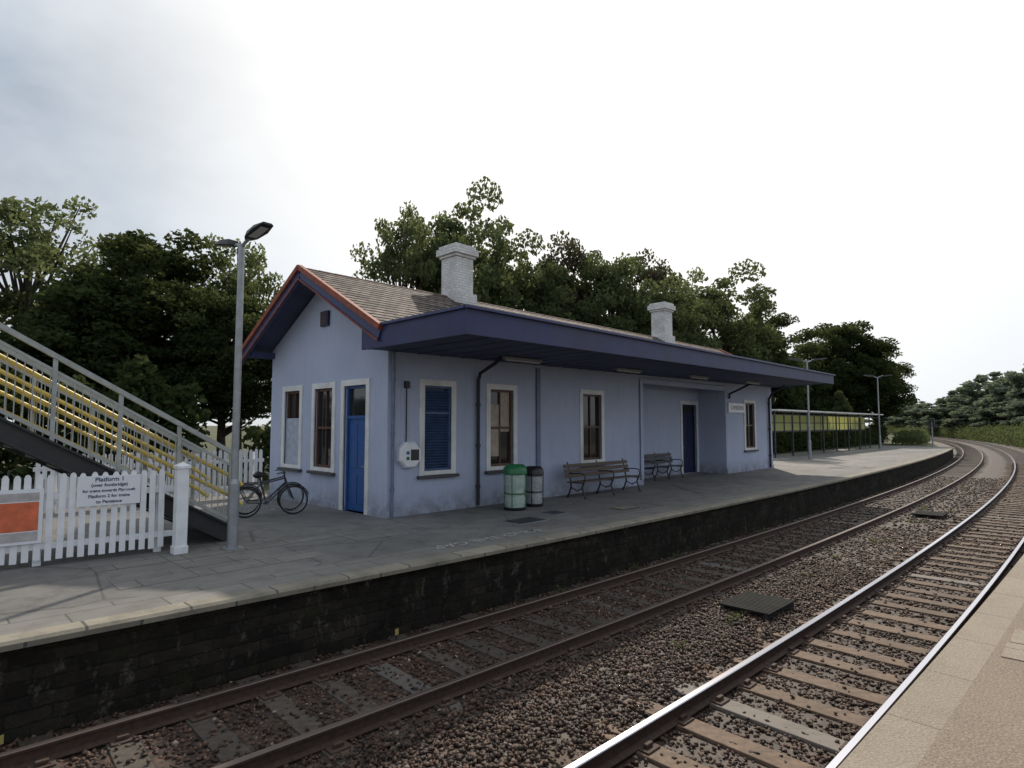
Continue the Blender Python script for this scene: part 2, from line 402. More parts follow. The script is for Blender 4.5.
mb=MB();mb.box(-.32,.32,-.17,.17,0,.008);new("cover_plate",mb,M_cop,c)

# ---------------------------------------------------------------- railway tracks
RP=[(-.07,0),(.07,0),(.07,.012),(.012,.03),(.01,.115),(.035,.122),(.036,.145),(.028,.153),(-.028,.153),(-.036,.145),(-.035,.122),(-.01,.115),(-.012,.03),(-.07,.012)]
def rail(parent,y0,m2):
    mb=MB();xs=list(np.arange(-8,40,1.0))+list(np.arange(40,320,4.0));n=len(RP)
    for x in xs:
        for y,z in RP: mb.v.append((x,y0+y+yc(x),-.933+z))
    for i in range(len(xs)-1):
        for j in range(n):
            j2=(j+1)%n
            mb.f.append((i*n+j,i*n+j2,(i+1)*n+j2,(i+1)*n+j));mb.m.append(1 if j in(6,7,8) else 0)
    o=new("rail",mb,[M_rust,m2],parent)
    o.location=[-v for v in parent.location];return o
def sleeper_mb(w):
    mb=MB();mb.box(-.125,.125,-1.3,1.3,-.13,0)
    for s in(-1,1):
        yy=s*.735
        mb.box(-.10,.10,yy-.17,yy+.17,0,.018,1)
        for q in(-.10,.10): mb.box(-.05,.05,yy+q-.022,yy+q+.022,.018,.055,1)
        mb.box(-.03,.03,yy+.045,yy+.075,.05,.085,1)
    return mb
def track(label,yn,msl,mrail):
    yc0=yn+.735
    T=thing("railway_track",label,"railway track",(5,yc0,-.95),group="pair of railway tracks")
    rail(T,yn,mrail);rail(T,yn+1.47,mrail)
    first=None;rest=MB();base=sleeper_mb(1)
    i=0;x=-3.0
    while x<230:
        if i<96:
            j=(random.uniform(-.04,.04),random.uniform(-.05,.05),random.uniform(-.006,.004))
            loc=(x-5+j[0],yc(x)+j[1],.015+j[2]);rt=(random.uniform(-.006,.006),0,hd(x)+random.uniform(-.025,.025))
            if first is None:
                first=new("sleeper",base,[msl,M_rust],T,loc,rt,bevel=.01)
            else:
                c=first.copy();COL.objects.link(c);c.parent=T;c.location=loc;c.rotation_euler=rt
        else:
            h=hd(x);ch,sh=math.cos(h),math.sin(h)
            vs=[(x-5+px*ch-py*sh,yc(x)+px*sh+py*ch,pz+.013) for px,py,pz in base.v[:8]]
            rest.add(vs,base.f[:6])
        i+=1;x+=.66 if x<60 else .8
    o=new("sleepers",rest,msl,T);o["kind"]="stuff"
    return T
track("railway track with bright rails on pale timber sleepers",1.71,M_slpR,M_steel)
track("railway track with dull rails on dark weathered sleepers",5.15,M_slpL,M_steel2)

def stones():
    P=[]
    def scat(n,x0,x1,y0,y1,s0,s1,dz=0):
        x=rng.uniform(x0,x1,n);y=rng.uniform(y0,y1,n);s=rng.uniform(s0,s1,n)
        z=np.interp(y,[p[0] for p in prof],[p[1] for p in prof])
        P.append(np.stack([x,y,z+rng.uniform(-.3,.6,n)*s+dz,s],1))
    scat(32000,.5,10,.93,7.24,.016,.034)
    scat(15000,10,20,.93,7.24,.025,.042)
    scat(9000,20,42,.93,7.24,.035,.055)
    scat(9000,.5,14,3.5,4.9,.02,.038,.012)
    A=np.concatenate(P)
    ph=((A[:,0]+3.0+.33)%.66)-.33
    onsl=(np.abs(ph)<.15)&(((A[:,1]>1.71+.735-1.28)&(A[:,1]<1.71+.735+1.28))|((A[:,1]>5.15+.735-1.28)&(A[:,1]<5.15+.735+1.28)))
    left=A[:,1]>4.4
    inR=(A[:,1]>1.71+.735-.95)&(A[:,1]<1.71+.735+.95)
    inL=(A[:,1]>5.15+.735-1.0)&(A[:,1]<5.15+.735+1.0)
    keep=~onsl|(rng.random(len(A))<np.where(left,np.where(inL,.20,.5),np.where(inR,.06,.6)))
    A=A[keep];A[onsl[keep],2]+=.025
    for ry in(1.71,3.18,5.15,6.62): A=A[np.abs(A[:,1]-ry)>.075]
    A[:,1]+=-.035*(A[:,0]-5)+(A[:,0]-5)**2/860.
    n=len(A)
    o=np.array([[1,0,0],[-1,0,0],[0,1,0],[0,-1,0],[0,0,1],[0,0,-1],],dtype=np.float64)
    V=np.repeat(o[None],n,0)*rng.uniform(.55,1.25,(n,6,3))+rng.uniform(-.35,.35,(n,6,3))
    V[:,:,2]*=.75
    th=rng.uniform(0,6.28,n);c,s=np.cos(th)[:,None],np.sin(th)[:,None]
    X=V[:,:,0]*c-V[:,:,1]*s;Y=V[:,:,0]*s+V[:,:,1]*c
    V=np.stack([X,Y,V[:,:,2]],2)*A[:,3][:,None,None]+A[:,None,:3]
    F=np.array([[0,2,4],[2,1,4],[1,3,4],[3,0,4],[2,0,5],[1,2,5],[3,1,5],[0,3,5]])
    FF=(F[None]+6*np.arange(n)[:,None,None]).reshape(-1,3)
    return V.reshape(-1,3),FF
def npmesh(name,V,F):
    me=bpy.data.meshes.new(name);k=F.shape[1]
    me.vertices.add(len(V));me.vertices.foreach_set('co',V.astype(np.float32).ravel())
    me.loops.add(F.size);me.loops.foreach_set('vertex_index',F.astype(np.int32).ravel())
    me.polygons.add(len(F));me.polygons.foreach_set('loop_start',np.arange(0,F.size,k,dtype=np.int32))
    me.update(calc_edges=True);me.validate();return me
V,F=stones();me=npmesh("ballast_stones",V,F);me.materials.append(M_stone)
o=bpy.data.objects.new("ballast_stones",me);COL.objects.link(o);o["kind"]="stuff"
tag(o,"loose brown ballast stones spread between the rails","gravel")

for (x,y,lab) in [(9.75,4.18,"dark slatted board lying on ballast between tracks"),(23.3,4.25,"small dark slatted board on ballast between tracks")]:
    T=thing("track_board",lab,"board",(x,y+yc(x),-.89),(0,0,hd(x)),group="slatted boards between the tracks")
    for s in(-.34,.34):
        mb=MB();mb.box(-.5,.5,s-.03,s+.03,-.02,.05);new("bearer",mb,M_dsteel,T)
    mb=MB()
    for i in range(14): mb.box(-.5+i*.072,-.5+i*.072+.05,-.4,.4,.05,.075)
    new("slats",mb,M_board,T)
for (x,y) in [(4.9,6.98),(.78,7.0)]:
    T=thing("trackside_marker","small pale yellow marker tag in ballast by platform","marker",(x,y+yc(x),-.95),(0,0,.2),group="trackside marker tags")
    mb=MB();mb.box(-.010,.010,-.006,.006,0,.17);new("stake",mb,M_dsteel,T)
    mb=MB();mb.box(-.032,.032,-.012,-.0065,.10,.18);new("tag_plate",mb,M_mark,T)

# ---------------------------------------------------------------- station building
BP=(18,13,0)
B=thing("station_building","single storey pale blue station building with slate roof","railway station",BP)
OFF=(-18,-13,0)
def part(name,mb,mats,**k):
    return new(name,mb,mats,B,OFF,**k)
WZ=3.62
def panel(mb,axis,c,u0,u1,z0,z1,ops,depth=.2,flip=False):
    us=sorted(set([u0,u1]+[o[0] for o in ops]+[o[1] for o in ops]))
    zs=sorted(set([z0,z1]+[o[2] for o in ops]+[o[3] for o in ops]))
    P=(lambda u,d,z:(u,c+d,z)) if axis=='Y' else (lambda u,d,z:(c+d,u,z))
    for a,b_ in zip(us[:-1],us[1:]):
        for q,r in zip(zs[:-1],zs[1:]):
            mu,mz=(a+b_)/2,(q+r)/2
            if any(o[0]<mu<o[1] and o[2]<mz<o[3] for o in ops):continue
            mb.add([P(a,0,q),P(b_,0,q),P(b_,0,r),P(a,0,r)],[(0,1,2,3)])
    for o in ops:
        a,b_,q,r=o
        mb.add([P(a,0,q),P(a,depth,q),P(a,depth,r),P(a,0,r)],[(0,1,2,3)])
        mb.add([P(b_,0,q),P(b_,depth,q),P(b_,depth,r),P(b_,0,r)],[(0,1,2,3)])
        mb.add([P(a,0,r),P(b_,0,r),P(b_,depth,r),P(a,depth,r)],[(0,1,2,3)])
        mb.add([P(a,0,q),P(b_,0,q),P(b_,depth,q),P(a,depth,q)],[(0,1,2,3)])
SW=.14
def inner(u0,u1,z0,z1,door=False): return (u0+SW,u1-SW,z0 if door else z0+.1,z1-SW)
FW=[(8.3,9.38,.85,3.05,'louvre'),(10.38,11.5,.85,3.05,'blind'),(14.2,15.42,.85,3.07,'sash')]
FW2=[(25.75,27.0,.9,3.1,'sash')]
GW=[(14.95,16.1,.85,3.05,'half'),(13.25,14.42,.85,3.05,'sash')]
GD=(11.74,12.98,0,3.06)
mb=MB()
panel(mb,'Y',11.05,7.45,17.6,-.1,WZ,[inner(*w[:4]) for w in FW])
panel(mb,'Y',11.05,24.0,28.9,-.1,WZ,[inner(*w[:4]) for w in FW2])
RY=12.25
panel(mb,'Y',RY,17.6,24.0,-.1,WZ+.4,[(22.55,23.75,.02,2.85)])
panel(mb,'X',17.6,11.05,RY,-.1,WZ+.3,[]);panel(mb,'X',24.0,11.05,RY,-.1,WZ+.3,[])
panel(mb,'X',7.45,11.05,16.85,-.1,WZ,[inner(*w[:4]) for w in GW]+[inner(*GD,door=True)])
panel(mb,'X',28.9,11.05,16.85,-.1,WZ,[]);panel(mb,'Y',16.85,7.45,28.9,-.1,WZ,[])
def rz(y): return 4.0+ (5.80-4.0)*(1-abs(y-13.8)/3.45)
for X in(7.45,28.9):
    mb.add([(X,11.05,WZ),(X,16.85,WZ),(X,16.85,rz(16.85)-.1),(X,13.8,rz(13.8)-.1),(X,11.05,rz(11.05)-.1)],[(0,1,2,3,4)])
mb.add([(7.45,11.05,WZ),(28.9,11.05,WZ),(28.9,11.05,4.3),(7.45,11.05,4.3)],[(0,1,2,3)])
part("wall",mb,M_wall)
for bx_ in [(7.42,17.63,11.02,11.049,-.1,.16),(24,28.93,11.02,11.049,-.1,.16),(7.42,7.449,11.05,GD[0],-.1,.16),(7.42,7.449,GD[1],16.88,-.1,.16)]:
    mb=MB();mb.box(*bx_);part("plinth",mb,M_wall,bevel=.008)

def opening(axis,c,u0,u1,z0,z1,kind):
    P=(lambda u,d,z:(u,c+d,z)) if axis=='Y' else (lambda u,d,z:(c+d,u,z))
    def bx(mb,a,b_,d0,d1,q,r,m=0):
        p=P(a,d0,q);s=P(b_,d1,r);mb.box(p[0],s[0],p[1],s[1],p[2],s[2],m)
    door=kind.startswith('door')
    mb=MB()
    bx(mb,u0,u0+SW,-.035,.03,z0,z1);bx(mb,u1-SW,u1,-.035,.03,z0,z1);bx(mb,u0+SW,u1-SW,-.034,.03,z1-SW,z1)
    if not door: bx(mb,u0+SW,u1-SW,-.030,.03,z0+.005,z0+.1)
    w=part("door" if door else "window",mb,M_white,bevel=.006)
    a,b_,q,r=u0+SW,u1-SW,(z0 if door else z0+.1),z1-SW
    if not door:
        mb=MB();bx(mb,u0-.05,u1+.05,-.11,.0,z0-.07,z0);new("sill",mb,M_sill,w,bevel=.008)
    if kind in('sash','blind','half'):
        mb=MB();fw=.06
        bx(mb,a,a+fw,.05,.12,q,r);bx(mb,b_-fw,b_,.05,.12,q,r);bx(mb,a+fw,b_-fw,.05,.12,q,q+fw);bx(mb,a+fw,b_-fw,.05,.12,r-fw,r)
        zm=(q+r)/2;bx(mb,a+fw,b_-fw,.045,.115,zm-.03,zm+.03);um=(a+b_)/2
        bx(mb,um-.018,um+.018,.06,.11,q+fw,zm-.03);bx(mb,um-.018,um+.018,.06,.11,zm+.03,r-fw)
        new("frame",mb,M_brown,w)
        mb=MB();bx(mb,a+fw*.5,b_-fw*.5,.10,.105,q+.02,r-.02);new("glass_pane",mb,M_glass,w)
        if kind=='blind':
            mb=MB();bx(mb,a+fw,um-.018,.088,.098,q+.25,zm+.6);new("blind",mb,M_cream,w)
            mb=MB();bx(mb,um+.018,b_-fw,.088,.098,zm-.1,r-fw);new("blind",mb,M_cream,w)
        if kind=='half':
            mb=MB();bx(mb,a,b_,.04,.049,q,zm+.25);new("boarding",mb,M_pale,w)
    elif kind=='louvre':
        mb=MB();fw=.05
        bx(mb,a,a+fw,.02,.1,q,r);bx(mb,b_-fw,b_,.02,.1,q,r);bx(mb,a+fw,b_-fw,.02,.1,q,q+fw);bx(mb,a+fw,b_-fw,.02,.1,r-fw,r)
        zm=(q+r)/2+.35;bx(mb,a+fw,b_-fw,.02,.1,zm-.03,zm+.03)
        new("frame",mb,M_louv,w)
        mb=MB();z=q+fw+.03
        while z<r-fw-.02:
            p0=P(a+fw,.05,z);p1=P(b_-fw,.05,z)
            mb.beam(p0,p1,.065,.012,0,up=(0,.8 if axis=='Y' else 0,.9));z+=.065
        new("louvre_slats",mb,M_louv,w)
        mb=MB();bx(mb,a,b_,.11,.12,q,r);new("backing",mb,M_navy,w)
    elif door:
        md=M_dblue if kind=='door_b' else M_navy
        zt=q+2.15 if kind=='door_b' else r-.42
        mb=MB();bx(mb,a,a+.06,.06,.16,q,r);bx(mb,b_-.06,b_,.06,.16,q,r);bx(mb,a+.06,b_-.06,.06,.16,r-.06,r);bx(mb,a+.06,b_-.06,.06,.16,zt,zt+.07)
        new("frame",mb,md,w)
        mb=MB();bx(mb,a+.06,b_-.06,.10,.14,q+.01,zt)
        um=(a+b_)/2
        for (s0,s1) in((a+.12,um-.04),(um+.04,b_-.12)):
            for (t0,t1) in((q+.18,q+.85),(q+1.0,zt-.14)):
                bx(mb,s0,s1,.088,.1,t0,t1)
        new("door_leaf",mb,md,w,bevel=.004)
        mb=MB();bx(mb,a+.06,b_-.06,.11,.12,zt+.07,r-.06);new("transom_glass",mb,M_glass,w)
        mb=MB();bx(mb,a+.11,a+.14,.04,.1,q+.98,q+1.12);bx(mb,a+.11,a+.24,.035,.055,q+1.04,q+1.06);new("handle",mb,M_galv,w)
    return w
for w in FW: opening('Y',11.05,*w)
for w in FW2: opening('Y',11.05,*w)
for w in GW: opening('X',7.45,*w)
opening('X',7.45,*GD,'door_b')
opening('Y',RY,22.41,23.89,.02,2.99,'door_n')
mb=MB();mb.box(7.38,7.449,13.62,14.0,4.48,4.86)
v=part("vent",mb,M_navy,bevel=.01)
mb=MB()
for i in range(5): mb.box(7.36,7.385,13.66,13.96,4.52+i*.065,4.55+i*.065)
new("vent_slats",mb,M_brown,v)

# roof
XR0,XR1=6.75,29.3
mb=MB()
for s in(-1,1):
    ye=13.8+s*3.5
    mb.add([(XR0,ye,3.98),(XR1,ye,3.98),(XR1,13.8,5.83),(XR0,13.8,5.83)],[(0,1,2,3)] if s<0 else [(3,2,1,0)],0)
    mb.add([(XR0,ye,3.91),(XR1,ye,3.91),(XR1,13.8,5.76),(XR0,13.8,5.76)],[(0,1,2,3)],1)
    mb.add([(XR0,ye,3.91),(XR1,ye,3.91),(XR1,ye,3.98),(XR0,ye,3.98)],[(0,1,2,3)],1)
    for X in(XR0,XR1): mb.add([(X,ye,3.91),(X,ye,3.98),(X,13.8,5.83),(X,13.8,5.76)],[(0,1,2,3)],1)
roof=part("roof",mb,[M_slate,M_soff])
mb=MB();x=XR0
while x<XR1-.1:
    mb.tube([(x+.008,13.8,5.80),(x+.44,13.8,5.80+random.uniform(-.006,.006))],.07,10);x+=.45
M_ridge=simple("ridge_clay",(.11,.065,.05),.8,var=.4,scale=3,dirt=.4)
new("ridge_tiles",mb,M_ridge,roof,smooth=True)
mb=MB()
for i in range(0,19):
    f_=(i+.5)/19.;y=10.3+3.5*f_;z=3.98+1.85*f_
    mb.beam((XR0,y,z+.010),(XR1,y,z+.010),.205,.012,0,up=(0,-.46,1))
new("slate_courses",mb,M_slate,roof)
for X in(XR0-.02,XR1+.02):
    for s in(-1,1):
        ye=13.8+s*3.5
        mb=MB();mb.beam((X,ye,3.80),(X,13.8,5.65),.05,.24);part("bargeboard",mb,M_barge)
        X2=X-.03 if X<10 else X+.03
        mb=MB();mb.beam((X2,13.8+s*3.58,3.965),(X2,13.8,5.85),.11,.12);part("verge_trim",mb,M_red)
        if X<10:
            mb=MB();mb.beam((X2-.02,13.8+s*3.5,3.70),(X2-.02,13.8,5.555),.03,.03);part("verge_trim",mb,M_red)
for y in(10.75,16.75,13.8):
    z=rz(y)-.22;mb=MB();mb.box(6.8,7.448,y-.06,y+.06,z-.16,z);part("purlin",mb,M_barge)
M_chim=slab("chimney_white_brick",(.62,.62,.63),(.76,.76,.76),.22,.08,.008,mc=(.42,.42,.42),bs=.8,dirtc=(.26,.24,.21),dirt=.7,fine=(.78,.78,.78))
def chimney(x,h,w):
    mb=MB()
    mb.box(x-w*.5,x+w*.5,13.8-w*.5,13.8+w*.5,5.2,5.95)
    mb.box(x-w*.4,x+w*.4,13.8-w*.4,13.8+w*.4,5.95,h-.38)
    mb.box(x-w*.46,x+w*.46,13.8-w*.46,13.8+w*.46,h-.38,h-.30)
    mb.box(x-w*.54,x+w*.54,13.8-w*.54,13.8+w*.54,h-.30,h-.10)
    mb.box(x-w*.47,x+w*.47,13.8-w*.47,13.8+w*.47,h-.10,h)
    return new("chimney",mb,M_chim,roof,bevel=.012)
chimney(11.75,7.42,.86);chimney(23.75,7.42,.84)
C0=(6.75,7.67);C1=(29.3,8.42);zt0,zt1=4.0,4.2
def cy(x): return C0[1]+(x-C0[0])/(C1[0]-C0[0])*(C1[1]-C0[1])
mb=MB()
mb.add([(C0[0],C0[1],zt0),(C1[0],C1[1],zt1),(C1[0],11.2,zt1),(C0[0],10.42,zt0)],[(0,1,2,3)])
can=part("canopy",mb,M_lead)
def wedge(mb,p,q,th,zl0,zl1,zh0,zh1,nrm):
    n_=Vector(nrm)*th
    vs=[(p[0],p[1],zl0),(q[0],q[1],zl1),(q[0]+n_.x,q[1]+n_.y,zl1),(p[0]+n_.x,p[1]+n_.y,zl0),
        (p[0],p[1],zh0),(q[0],q[1],zh1),(q[0]+n_.x,q[1]+n_.y,zh1),(p[0]+n_.x,p[1]+n_.y,zh0)]
    mb.add(vs,[(0,3,2,1),(4,5,6,7),(0,1,5,4),(1,2,6,5),(2,3,7,6),(3,0,4,7)])
mb=MB();wedge(mb,C0,C1,.05,3.56,3.83,zt0+.02,zt1+.02,(0,1,0));new("fascia",mb,M_blue,can)
mb=MB();wedge(mb,(C0[0],C0[1]+.05),(C0[0],11.0),.05,3.56,3.57,zt0+.02,zt0+.0,(1,0,0));new("fascia",mb,M_blue,can)
mb=MB();wedge(mb,(C1[0],C1[1]+.05),(C1[0],11.0),.05,3.83,3.83,zt1+.02,zt1+.02,(-1,0,0));new("fascia",mb,M_blue,can)
mb=MB();mb.beam((C0[0]-.04,C0[1]-.03,zt0+.03),(C1[0]+.03,C1[1]-.03,zt1+.03),.09,.05);new("gutter",mb,M_gutter,can)
mb=MB();mb.beam((C0[0]-.03,C0[1]+.02,zt0+.03),(C0[0]-.03,10.3,zt0+.03),.06,.05);new("gutter",mb,M_gutter,can)
mb=MB()
mb.add([(C0[0]+.05,C0[1]+.05,3.62),(C1[0]-.05,C1[1]+.05,3.87),(C1[0]-.05,11.06,3.80),(C0[0]+.05,11.06,3.61)],[(0,3,2,1)])
nb=34
for i in range(nb+1):
    x=C0[0]+.2+i*(C1[0]-C0[0]-.4)/nb;f_=(x-C0[0])/(C1[0]-C0[0])
    mb.beam((x,cy(x)+.07,3.612+.26*f_),(x,11.04,3.605+.19*f_),.035,.02)
new("soffit",mb,M_soff,can)
mb=MB();mb.box(17.6,24.0,11.06,11.26,3.42,3.60)
part("lintel_beam",mb,M_wall)
for x in(10.6,15.2,19.6,24.2):
    f_=(x-6.75)/22.5;z=3.59+.23*f_
    mb=MB();mb.box(x-.65,x+.65,9.9,10.03,z-.07,z);lf=part("light_fitting",mb,M_fit,bevel=.02)
    mb=MB();mb.tube([(x-.6,9.965,z-.085),(x+.6,9.965,z-.085)],.022);new("lamp_tube",mb,M_lens,lf)
def pipe(pts,r,mat,clips=()):
    mb=MB();mb.tube(pts,r,10)
    for p in clips: mb.tube([(p[0],p[1],p[2]-.04),(p[0],p[1],p[2]+.04)],r*1.35,10)
    part("drainpipe",mb,mat,smooth=True)
pipe([(10.05,10.2,3.6),(10.05,10.35,3.5),(10.05,10.9,3.28),(10.05,10.97,3.1),(10.05,10.97,.05)],.045,M_pipe,[(10.05,10.97,z) for z in(.5,1.5,2.5)])
pipe([(7.55,10.98,3.6),(7.55,10.98,.02)],.035,M_pipeb,[(7.55,10.98,z) for z in(.6,1.8,3.)])
pipe([(28.4,10.2,3.80),(28.4,10.8,3.5),(28.4,10.97,3.2),(28.4,10.97,.05)],.05,M_pipe,[(28.4,10.97,z) for z in(.6,1.8,3.)])
pipe([(24.3,9.9,3.78),(24.3,10.5,3.5),(24.25,10.97,3.3),(24.2,10.97,3.1)],.045,M_pipe)
mb=MB();mb.box(12.25,12.40,10.99,11.048,.05,3.56);part("pilaster",mb,M_pipeb,bevel=.01)
mb=MB();mb.box(17.45,17.62,10.99,11.018,.17,3.56);part("pilaster",mb,M_wall,bevel=.01)
mb=MB();mb.tube([(7.93,11.02,2.85),(7.93,11.02,1.62)],.014,6);mb.box(7.87,7.99,10.98,11.048,2.82,2.98);part("conduit",mb,M_pipe)
mb=MB();mb.box(18.2,18.5,12.15,12.248,1.3,1.75);part("notice_box",mb,M_white,bevel=.01)

T=thing("help_point","white octagonal help point fixed to pale blue wall","help point",(7.98,10.99,1.34))
mb=MB();R=.31
pr=[(R*math.cos(math.pi/8+k*math.pi/4),R*math.sin(math.pi/8+k*math.pi/4)) for k in range(8)]
mb.add([(x,.055,z) for x,z in pr]+[(x,-.06,z) for x,z in pr]+[(x*.88,-.11,z*.88) for x,z in pr],
       [tuple(range(8))]+[(k,(k+1)%8,8+(k+1)%8,8+k) for k in range(8)]+[(8+k,8+(k+1)%8,16+(k+1)%8,16+k) for k in range(8)]+[tuple(16+k for k in reversed(range(8)))])
new("housing",mb,M_signw,T)
mb=MB();mb.box(-.02,.2,-.118,-.108,-.12,.12);new("speaker_panel",mb,M_dsteel,T)
mb=MB();mb.tube([(-.10,-.105,.05),(-.10,-.125,.05)],.04,14);new("call_button",mb,M_dblue,T)
mb=MB();mb.tube([(-.10,-.105,-.07),(-.10,-.125,-.07)],.04,14);new("call_button",mb,M_green,T)

T=thing("station_name_sign","white station name board with dark lettering on wall","sign",(24.95,11.0,2.72))
mb=MB();mb.box(-.80,.80,-.03,.04,-.20,.20);new("board",mb,M_signw,T,bevel=.006)
text("CAMBORNE",.25,M_ink,"lettering",T,(0,-.034,0),(math.pi/2,0,0),sx=.95)

# ---------------------------------------------------------------- benches
def bench(Ln,loc,legs,label,mat):
    T=thing("platform_bench",label,"bench",loc,group="benches against the station wall")
    mb=MB()
    for i in range(4): mb.box(-Ln/2,Ln/2,-.24+i*.115,-.24+i*.115+.095,.44-.006*i,.47-.006*i)
    new("seat",mb,mat,T,bevel=.006)
    mb=MB()
    for i in range(3):
        z=.60+i*.13;y=.235+i*.035
        mb.beam((-Ln/2,y,z),(Ln/2,y,z),.03,.10,0,up=(0,.25,1))
    new("backrest",mb,mat,T,bevel=.005)
    for x in legs:
        mb=MB()
        mb.tube([(x,-.30,0),(x,-.24,.12),(x,-.18,.3),(x,-.24,.43)],[.035,.022,.024,.024],8)
        mb.tube([(x,.34,0),(x,.26,.14),(x,.20,.30),(x,.22,.46),(x,.27,.70),(x,.34,.97)],[.035,.022,.024,.024,.022,.018],8)
        mb.tube([(x,-.26,.43),(x,.22,.415)],.022,8)
        mb.tube([(x,-.18,.28),(x,0,.20),(x,.20,.28)],.015,6)
        mb.tube([(x,-.24,.43),(x,-.28,.56),(x,-.25,.66),(x,-.1,.68),(x,.26,.66)],.017,6)
        new("leg",mb,M_iron,T,smooth=True)
bench(3.1,(14.45,10.3,0),(-1.35,0,1.35),"long slatted wooden bench with iron legs by wall",M_wood)
bench(2.3,(20.1,11.75,0),(-1.0,0,1.0),"dark slatted bench standing in the recessed entrance",M_pipe)

# ---------------------------------------------------------------- bins
def bin_(loc,r,h,mtop,mbody,label):
    T=thing("litter_bin",label,"bin",loc,group="litter bins on the platform")
    mb=MB();mb.lathe([(r*.9,0),(r*.95,.02),(r*.95,.06),(r*.3,.07)],24);new("base",mb,M_blk,T,smooth=True)
    mb=MB()
    pr=[]
    for i in range(9):
        z=.07+(h-.30)*i/8;pr.append((r*(.84+.05*math.sin(i*1.3)+.05*(i/8)),z))
    mb.lathe(pr,24);new("bag",mb,mbody,T,smooth=True)
    mb=MB();mb.lathe([(r*.96,h-.22),(r*1.02,h-.21),(r*1.02,h-.12),(r*.98,h-.08),(r*.80,h-.01),(r*.74,h),(r*.62,h-.02),(r*.55,h-.10)],24);new("lid",mb,mtop,T,smooth=True)
    mb=MB();mb.lathe([(r*.955,h*.36),(r*.975,h*.36+.012),(r*.955,h*.36+.024)],24);new("hoop",mb,mtop,T,smooth=True)
    for k in range(4):
        t=k*math.pi/2+.5
        mb=MB();mb.tube([(r*.93*math.cos(t),r*.93*math.sin(t),.04),(r*.97*math.cos(t),r*.97*math.sin(t),h-.21)],.010,6);new("support_bar",mb,mtop,T)
bin_((10.35,10.0,0),.28,1.06,M_green,M_bag,"clear bag litter bin with green lid and bars")
bin_((11.15,10.12,0),.245,.97,M_blk,M_bag2,"clear bag litter bin with black lid beside wall")

# ---------------------------------------------------------------- bicycle
a=Vector((5.36,13.25,0));bq=Vector((6.38,13.02,0));ang=math.atan2(bq.y-a.y,bq.x-a.x)
T=thing("bicycle","dark bicycle parked beside the pale blue building","bicycle",(5.36,13.25,0),(math.radians(-6),0,ang),group="bicycles parked beside the building")
T.scale=(.95,.95,.95)
M_tyre=simple("tyre_rubber",(.018,.018,.018),.8);M_bframe=simple("bicycle_paint",(.03,.035,.05),.35)
def ring(mb,c,R,r,n=36,k=8):
    base=len(mb.v)
    for i in range(n):
        t=2*math.pi*i/n
        for j in range(k):
            u=2*math.pi*j/k;rr=R+r*math.cos(u)
            mb.v.append((c[0]+rr*math.cos(t),c[1]+r*math.sin(u),c[2]+rr*math.sin(t)))
    for i in range(n):
        for j in range(k):
            i2=(i+1)%n;j2=(j+1)%k
            mb.f.append((base+i*k+j,base+i2*k+j,base+i2*k+j2,base+i*k+j2));mb.m.append(0)
for cx in(0,1.05):
    mb=MB();mb.tube([(cx,-.05,.34),(cx,.05,.34)],.025,10);w=new("wheel",mb,M_galv,T)
    mb=MB();ring(mb,(cx,0,.34),.318,.021);new("tyre",mb,M_tyre,w,smooth=True)
    mb=MB();ring(mb,(cx,0,.34),.292,.010);new("rim",mb,M_galv,w,smooth=True)
    mb=MB()
    for i in range(20):
        t=2*math.pi*i/20;mb.tube([(cx,.02*(-1)**i,.34),(cx+.29*math.cos(t),0,.34+.29*math.sin(t))],.0022,3)
    new("spokes",mb,M_galv,w)
    mb=MB();mb.tube([(cx+.36*math.cos(t),0,.34+.36*math.sin(t)) for t in np.linspace(.3,2.9,14)],.014,6);new("mudguard",mb,M_blk,T)
mb=MB();bb=(.44,0,.29);st=(.30,0,.80);hdp=(.86,0,.86);hb=(.90,0,.72)
mb.tube([bb,st],.018);mb.tube([(.32,0,.74),hdp],.018);mb.tube([bb,hb],.020)
for s in(-.05,.05): mb.tube([bb,(0,s,.34)],.012);mb.tube([(.32,0,.74),(0,s,.34)],.010)
mb.tube([hdp,hb],.02)
new("frame",mb,M_bframe,T,smooth=True)
mb=MB()
for s in(-.05,.05): mb.tube([hb,(.95,s,.60),(1.05,s,.34)],.012)
new("fork",mb,M_bframe,T,smooth=True)
mb=MB();mb.tube([(.86,0,.84),(.84,0,.98)],.013);mb.tube([(.74,-.28,.97),(.80,-.2,.99),(.85,0,.98),(.80,.2,.99),(.74,.28,.97)],.014);new("handlebar",mb,M_blk,T,smooth=True)
mb=MB();mb.tube([(.30,0,.80),(.28,0,.92)],.013);mb.tube([(.15,0,.94),(.22,0,.95),(.32,0,.94),(.42,0,.94)],[.03,.075,.045,.02],10);new("saddle",mb,M_blk,T,smooth=True)
mb=MB();ring(mb,(.44,-.05,.29),.085,.008,24,6);mb.tube([(.44,-.07,.29),(.54,-.07,.16)],.011);mb.tube([(.44,.07,.29),(.34,.07,.42)],.011);mb.box(.5,.6,-.16,-.07,.145,.17);mb.box(.29,.39,.07,.16,.41,.435)
new("crank",mb,M_galv,T)
mb=MB();mb.tube([(-.28,.0,.74),(.05,0,.75),(.28,0,.74)],.01);mb.tube([(-.22,-.07,.74),(.22,-.07,.74)],.008);mb.tube([(-.22,.07,.74),(.22,.07,.74)],.008);mb.tube([(-.2,.06,.74),(0,.06,.36)],.007);mb.tube([(-.2,-.06,.74),(0,-.06,.36)],.007)
new("luggage_rack",mb,M_blk,T)
dup(T,(5.55,13.72,0),(math.radians(5),0,ang+.16),None,"second dark bicycle parked close behind the first")

